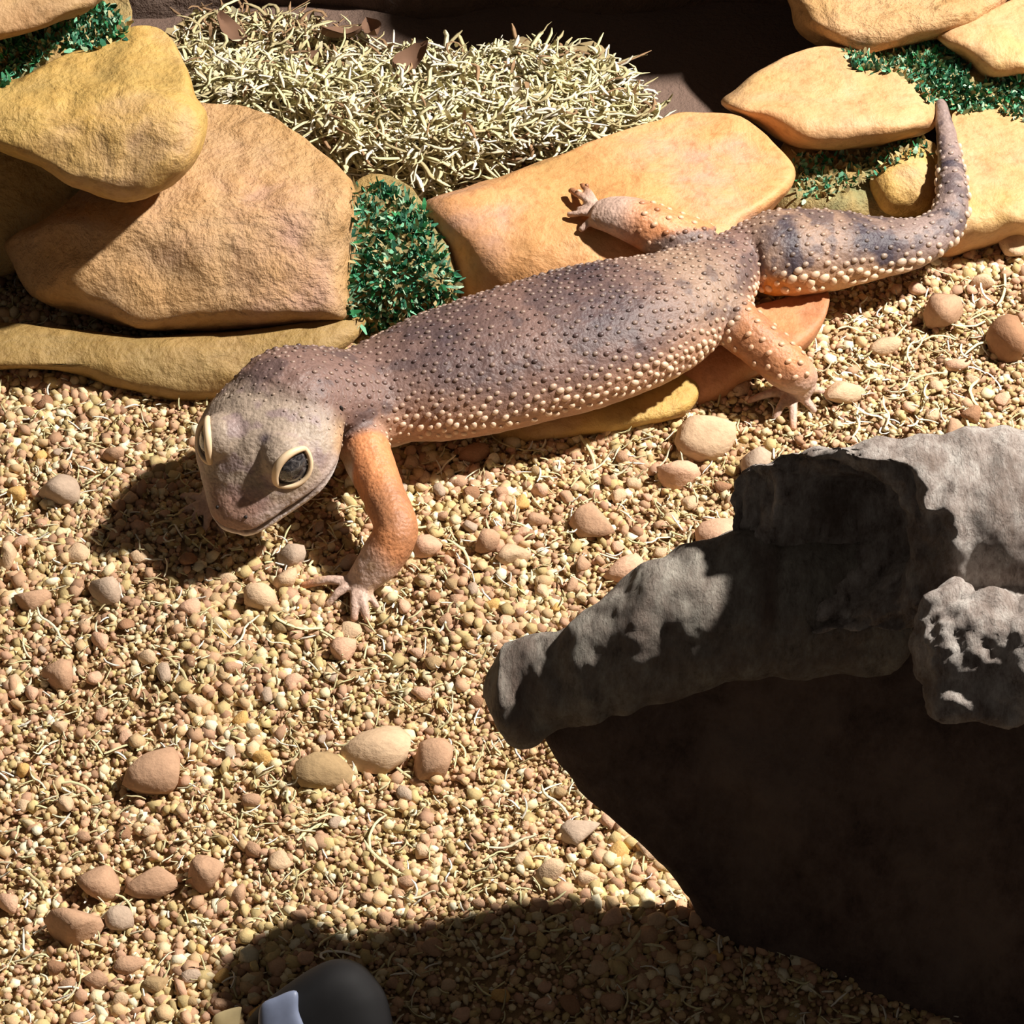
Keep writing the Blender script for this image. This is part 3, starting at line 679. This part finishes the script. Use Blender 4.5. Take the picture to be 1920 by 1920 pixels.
# shaded root mass below
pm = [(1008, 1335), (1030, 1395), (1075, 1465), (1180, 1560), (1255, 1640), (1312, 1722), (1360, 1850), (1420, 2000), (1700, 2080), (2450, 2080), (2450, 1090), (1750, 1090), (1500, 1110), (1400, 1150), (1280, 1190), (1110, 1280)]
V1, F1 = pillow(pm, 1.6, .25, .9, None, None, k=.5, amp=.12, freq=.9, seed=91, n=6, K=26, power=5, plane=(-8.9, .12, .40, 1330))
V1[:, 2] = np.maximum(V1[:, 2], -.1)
part('root_mass', V1, F1, M_wood_shade, dw)
# pale knob
kz = 2.5
kb = [ball(P(1900, 1185, 7.5), (1.1, 1.2, .75)), ball(P(1850, 1215, 5.4 + kz), (.95, .7, .8)), ball(P(1790, 1150, 5.6 + kz), (.40, .4, .40)), ball(P(1780, 1240, 5.4 + kz), (.30, .4, .42)), ball(P(1940, 1230, 5.4 + kz), (1.1, .8, .85)), ball(P(1800, 1300, 5.1 + kz), (.45, .42, .38)), ball(P(1890, 1305, 5.0 + kz), (.55, .5, .38))]
V, N, F = remesh(kb, .06, 2)
V = woody(V, N, .10, 2.6, 25)
part('knob', V, F, M_wood, dw)

# ------------------------------------------------------------------ gravel bed (fine grains) and individual pebbles
SHAPES = []
for k in range(14):
    v = ICO1 * (1 + .28 * RNG.normal(size=(len(ICO1), 1)).clip(-1, 1)) * RNG.uniform(.65, 1.2, 3); SHAPES.append(v)
SHAPES = np.array(SHAPES)
NG = 84000
NG = 104000; xs = RNG.uniform(-14.5, 14.5, NG); ys = RNG.uniform(-13.5, 8.2, NG)
u_ = 960 + FPX * xs / (50 + ys * .7071); outside = (u_ < -60) | (u_ > 1980) | (ys < -11.3); keepx = ~outside | (RNG.random(NG) < .3); xs = xs[keepx]; ys = ys[keepx]
back = (ys > 7.6 + .5 * np.sin(xs)); xs = xs[~back]; ys = ys[~back]; n = len(xs)
q = np.stack([xs, ys, np.zeros(n)], 1)
coarse = sstep(-.3, .6, noise(q, .45, 31, 2))
rr = np.exp(RNG.normal(0, .34, n)) * (.050 + .026 * coarse); rr = np.clip(rr, .028, .15) * np.where(outside[keepx][~back], 1.7, 1.0)
zz = H(xs, ys) + rr * RNG.uniform(-.2, .75, n) - .02
si = RNG.integers(0, 14, n); an = RNG.uniform(0, 2 * math.pi, n); bn = RNG.uniform(-.6, .6, n)
Vt = SHAPES[si] * rr[:, None, None]
ca, sa = np.cos(an)[:, None], np.sin(an)[:, None]; cb, sb = np.cos(bn)[:, None], np.sin(bn)[:, None]
x1 = Vt[..., 0] * ca - Vt[..., 1] * sa; y1 = Vt[..., 0] * sa + Vt[..., 1] * ca; z1 = Vt[..., 2]
x2 = x1 * cb + z1 * sb; z2 = -x1 * sb + z1 * cb
GVv = np.stack([x2 + xs[:, None], y1 + ys[:, None], z2 * .9 + zz[:, None]], -1).reshape(-1, 3)
GFf = (ICO1F[None] + (np.arange(n) * len(ICO1))[:, None, None]).reshape(-1, 3)
PAL = np.array([lin(208, 176, 134), lin(196, 158, 126), lin(226, 208, 168), lin(204, 180, 128), lin(168, 132, 104), lin(230, 220, 190), lin(186, 164, 116), lin(194, 154, 126)])
gc = PAL[RNG.choice(8, n, p=[.22, .18, .14, .14, .08, .06, .10, .08])] * RNG.uniform(.78, 1.1, (n, 1)) * (1 + .10 * noise(q, .3, 44, 2))[:, None]
gr = empty('gravel', (0, 0, 0)); part('grains', GVv, GFf, M_gravel, gr, np.repeat(gc, len(ICO1), 0), kind='stuff')
tag(gr, 'fine tan and cream gravel mixed with tiny straw fibres covering the floor', 'gravel', kind='stuff')
# fine fibres mixed in
VV = []; FF = []; CC = []; off = 0
for k in range(5200):
    x, y = RNG.uniform(-10.5, 10.5), RNG.uniform(-11.5, 6); z = float(H(np.array([x]), np.array([y]))[0]) + RNG.uniform(.03, .12)
    a, f = strand((x, y, z), RNG.normal(size=3) * np.array([1, 1, .12]), RNG.uniform(.12, .4), RNG.uniform(.014, .026), RNG.uniform(-.4, .4), 4, 3)
    VV.append(a); FF.append(np.array(f) + off); CC.append(np.tile(MC[RNG.integers(0, 5)] * RNG.uniform(.8, 1.05), (len(a), 1))); off += len(a)
part('straw_fibres', np.vstack(VV), np.vstack(FF), M_moss, gr, np.vstack(CC), kind='stuff')

def pebble_mesh(seed, col, flat=.75, rough=.22):
    r = np.random.default_rng(seed); v = ICO2.copy()
    v = v * (1 + rough * noise(v + seed * 3.7, 1.3, seed, 2))[:, None]
    for _ in range(9):
        d = r.normal(size=3); d /= np.linalg.norm(d); h = r.uniform(.45, .8); t = v @ d; k = t > h; v[k] -= d * ((t[k] - h) * .85)[:, None]
    v = v * np.array([1, r.uniform(.8, 1.0), flat])
    cc = np.tile(col, (len(v), 1)) * (1 + .12 * noise(v + seed, 2.5, seed + 3, 2))[:, None]
    return mesh_np('pebble', v, ICO2F, M_peb, cc, smooth=True)
BR = lin(182, 146, 118); TN = lin(204, 174, 142); PK = lin(208, 168, 140); GY = lin(178, 156, 136); OC = lin(214, 172, 108); OL = lin(164, 138, 102); DB = lin(156, 118, 90)
named = [
 (115, 912, 118, 88, GY, 'big grey-tan pebble alone on the gravel near a small yellow pebble'),
 (28, 918, 44, 40, OC, 'small round yellow-ochre pebble beside the big grey-tan pebble'),
 (205, 1105, 76, 72, GY, 'squarish grey pebble lying in the shadow of the gecko head'),
 (60, 1122, 78, 54, BR, None), (300, 1440, 116, 104, BR, 'large brown lump of clay standing alone, steep and dark on one side'),
 (705, 1392, 160, 86, TN, 'wide flat tan stone leaning over a dark olive stone'),
 (620, 1442, 132, 66, OL, 'dark olive-brown stone under the edge of the wide flat tan stone'),
 (815, 1420, 94, 90, BR, 'rounded brown pebble next to the wide flat tan stone'),
 (185, 1645, 82, 74, BR, 'brown pebble at one end of a row of three pebbles'),
 (290, 1642, 112, 60, BR, 'long reddish-brown pebble in the middle of a row of three'),
 (386, 1636, 68, 70, BR, 'angular pebble with a dark cleft at the end of a row of three'),
 (140, 1728, 104, 90, BR, 'knobbly brown pebble in front of the row of three pebbles'),
 (222, 1716, 52, 58, GY, 'smooth grey-brown pebble beside the knobbly brown pebble'),
 (1328, 806, 130, 116, TN, 'largest tan stone, domed, beside the gecko hind foot'),
 (1412, 868, 84, 100, GY, 'dull grey-tan pebble leaning on the largest tan domed stone'),
 (1270, 882, 88, 78, PK, 'pinkish pebble below the largest tan domed stone'),
 (1352, 1000, 106, 90, PK, 'orange-tan rounded stone touching the driftwood log'),
 (1112, 982, 94, 80, BR, 'brown wedge-shaped pebble on open gravel between gecko and driftwood'),
 (1170, 1066, 88, 62, PK, 'flat pinkish pebble behind the driftwood branch stub'),
 (962, 1050, 76, 56, TN, 'oval tan pebble touching a smaller upright pebble'), (915, 1030, 50, 62, BR, 'small upright pebble touching the oval tan pebble'),
 (800, 1026, 80, 58, PK, 'pinkish pebble beside the gecko front elbow'),
 (480, 1116, 84, 60, TN, 'pale tan pebble in front of the gecko chin shadow'), (548, 1045, 66, 60, GY, None), (535, 1088, 52, 54, TN, None), (640, 1222, 62, 52, PK, 'pink-brown pebble on gravel below the gecko front toes'),
 (1080, 1562, 88, 62, GY, 'flat grey-tan pebble beside the dark driftwood edge'), (1030, 1642, 58, 56, TN, 'round tan pebble at the border of the driftwood shadow'),
 (1768, 590, 76, 120, BR, 'long upright brown chunk near the tail and the ochre stones'), (1893, 640, 84, 120, DB, 'dark brown chunk with a steep shaded side near the long upright chunk'),
 (1898, 462, 66, 74, TN, 'tan pebble leaning on the ochre stone by the tail'), (1662, 652, 72, 48, TN, None), (890, 852, 64, 48, DB, 'dark pebble in the shade under the gecko belly'),
 (242, 1802, 56, 42, BR, None), (288, 1842, 62, 42, OL, None), (182, 1830, 52, 42, BR, None), (15, 1040, 42, 70, TN, None), (108, 1268, 62, 74, BR, None),
 (1792, 692, 60, 44, PK, None), (210, 850, 44, 44, BR, None), (1190, 900, 40, 40, TN, None), (1010, 925, 40, 44, PK, None), (860, 905, 40, 36, BR, None), (1100, 1650, 50, 40, TN, None),
 (1215, 1600, 48, 44, TN, None), (470, 1500, 40, 36, BR, None), (1580, 742, 100, 60, TN, 'broad pale sandy clod half buried near the hind foot'), (1840, 530, 50, 46, TN, None), (1720, 545, 46, 42, PK, None),
]
def zone(u, v):
    if v > 1690 and u > 560: return 'in the driftwood shadow'
    if u > 1450 and v < 900: return 'on the pale gravel below the gecko tail'
    if u > 730 and v < 1190: return 'between the gecko belly and the driftwood branch'
    if v < 1010 and u < 480: return 'between the stone ledge and the gecko head shadow'
    if 1000 <= v < 1250 and u < 440: return 'in or beside the gecko head shadow'
    if v < 1300: return 'around the gecko front foot'
    if u > 880: return 'beside the overhanging edge of the driftwood'
    if v > 1560 and u < 460: return 'around the row of three brown pebbles'
    return 'on the open gravel around the wide flat tan stone'
def generic(u, v, c): z = zone(u, v); return 'small loose %s pebble %s' % (c, z), 'pebble', 'small %s pebbles %s' % (c, z)
CN = {id(BR): 'brown', id(TN): 'tan', id(PK): 'pinkish', id(GY): 'grey-tan', id(OC): 'yellowish', id(OL): 'olive', id(DB): 'dark brown'}
PC = [BR, TN, PK, GY, OC, OL, BR, TN, PK, DB]
placed = []
for i, (u, v, wpx, hpx, c, lab) in enumerate(named):
    a = wpx / 108 / 2; hh = hpx / 108 / 2
    p = P(u, v, hh * .45); me = pebble_mesh(100 + i, c, 1.0)
    o = link('pebble', me, loc=(p[0], p[1], float(H(p[:1], p[1:2])[0]) + hh * .42)); o.scale = (a * 1.04, max(hh, a * .7) * 1.04, hh * .98)
    o.rotation_euler = (0, 0, RNG.uniform(-.4, .4)); placed.append((p[0], p[1], a))
    if lab: tag(o, lab, 'pebble')
    else: tag(o, *generic(u, v, CN[id(c)]))
PM = [pebble_mesh(300 + k, PC[k], .8) for k in range(10)]
cnt = 0; tries = 0
while cnt < 225 and tries < 20000:
    tries += 1
    u, v = RNG.uniform(0, 1920), RNG.uniform(690, 1915)
    if RNG.random() < .35: u, v = RNG.uniform(750, 1400), RNG.uniform(880, 1150)
    if u > 1000 + max(0, (v - 1360)) * .85 and v > 1190 + max(0, (1400 - u) * .3): continue
    if u > 1400 and 850 < v: continue
    if v < 800 + (600 - u) * .2 and 330 < u < 700: continue
    if 560 < v < 850 and 700 < u < 1300: continue
    r = RNG.uniform(.10, .23); p = P(u, v, r * .5)
    if any((p[0] - a) ** 2 + (p[1] - b_) ** 2 < (r + c_ * 1.05) ** 2 for a, b_, c_ in placed): continue
    placed.append((p[0], p[1], r)); cnt += 1
    ki = RNG.integers(0, 10); o = link('pebble', PM[ki], loc=(p[0], p[1], float(H(p[:1], p[1:2])[0]) + r * .4)); o.scale = (r, r * RNG.uniform(.75, 1.1), r * RNG.uniform(.7, .95)); o.rotation_euler = (0, 0, RNG.uniform(0, 6.28))
    tag(o, *generic(u, v, CN[id(PC[ki])]))

# loose moss strands
SM = []
for k in range(8):
    a, f = strand((0, 0, 0), np.array([1, .2, .02]), RNG.uniform(.7, 1.3), RNG.uniform(.022, .035), [.12, -.2, .3, -.1, .4, .05, -.35, .22][k], 7, 5)
    a[:, 2] *= .35; a[:, 2] -= a[:, 2].min(); a -= np.array([a[:, 0].mean(), a[:, 1].mean(), 0])
    SM.append(mesh_np('moss_strand', a, [tuple(q) for q in f], M_moss, np.tile(MC[k % 5], (len(a), 1))))
spots = [(1130, 870), (1165, 885), (1105, 850), (945, 870), (1020, 900), (830, 880), (775, 985), (865, 1050), (1230, 1010), (1290, 1030), (1180, 1110), (1250, 850), (990, 850), (560, 1180), (520, 1210), (590, 1560), (620, 1540), (1020, 1480), (1040, 1500), (770, 1410), (760, 1440), (60, 1150), (90, 1170), (30, 1180), (1850, 560), (1880, 540), (1830, 600), (1815, 700), (1860, 720), (1780, 520), (1840, 660), (1720, 800), (1660, 780), (1560, 830), (1610, 860), (1480, 870), (1690, 840), (340, 975), (300, 990), (190, 1720), (170, 1770), (20, 1800), (930, 1610), (720, 1620), (630, 1800), (1240, 1790), (1180, 1780)]
spots += [(RNG.uniform(20, 1300), RNG.uniform(1180, 1700)) for _ in range(25)] + [(RNG.uniform(1550, 1900), RNG.uniform(520, 820)) for _ in range(30)]
for u, v in spots:
    if u > 1000 + max(0, (v - 1360)) * .85 and v > 1360: continue
    p = P(u, v, .08); o = link('moss_strand', SM[RNG.integers(0, 8)], loc=(p[0], p[1], float(H(p[:1], p[1:2])[0]) + .07)); o.rotation_euler = (RNG.uniform(-.2, .2), RNG.uniform(-.2, .2), RNG.uniform(0, 6.28)); k = RNG.uniform(.6, 1.1); o.scale = (k, k, k)
    tag(o, 'pale curled strand of dry moss ' + zone(u, v), 'moss strand', 'dry moss strands ' + zone(u, v))

# ------------------------------------------------------------------ black plastic object at the front, partly in shade
gd = empty('plastic_gauge', P(620, 1930, 0))
tag(gd, 'black rounded plastic object with a blue-grey panel in the driftwood shadow', 'plastic object')
M_blk = plain('black_plastic', lin(22, 21, 22), 0.75, 0.2); M_pan = plain('blue_grey_panel', lin(110, 118, 140), 0.5, 0.4)
po = [(455, 1935), (480, 1893), (530, 1852), (585, 1815), (630, 1798), (675, 1806), (708, 1840), (728, 1880), (738, 1960), (700, 2050), (560, 2060), (460, 2010)]
V, F = pillow(po, .9, .7, .8, None, None, amp=.0, seed=3, K=18, power=3.2)
part('shell', V, F, M_blk, gd)
pa = [(487, 1890), (520, 1868), (556, 1858), (560, 1895), (572, 1940), (540, 1985), (492, 1960)]
V, F = pillow(pa, 1.42, .10, .35, None, None, amp=.0, seed=4, K=10, power=4)
part('panel', V, F, M_pan, gd)
ch = link('straw_chip', None) if False else None
V, F = pillow([(398, 1925), (405, 1902), (448, 1888), (452, 1900), (440, 1950), (405, 1960)], .15, .06, .06, amp=.01, seed=6, K=8)
ce = P(425, 1925, .1); me = mesh_np('straw_chip', V - ce, F, plain('straw_chip_tan', lin(176, 158, 118), .8, .2)); tag(link('straw_chip', me, loc=ce), 'flat pale straw-coloured chip beside the black plastic object', 'chip')
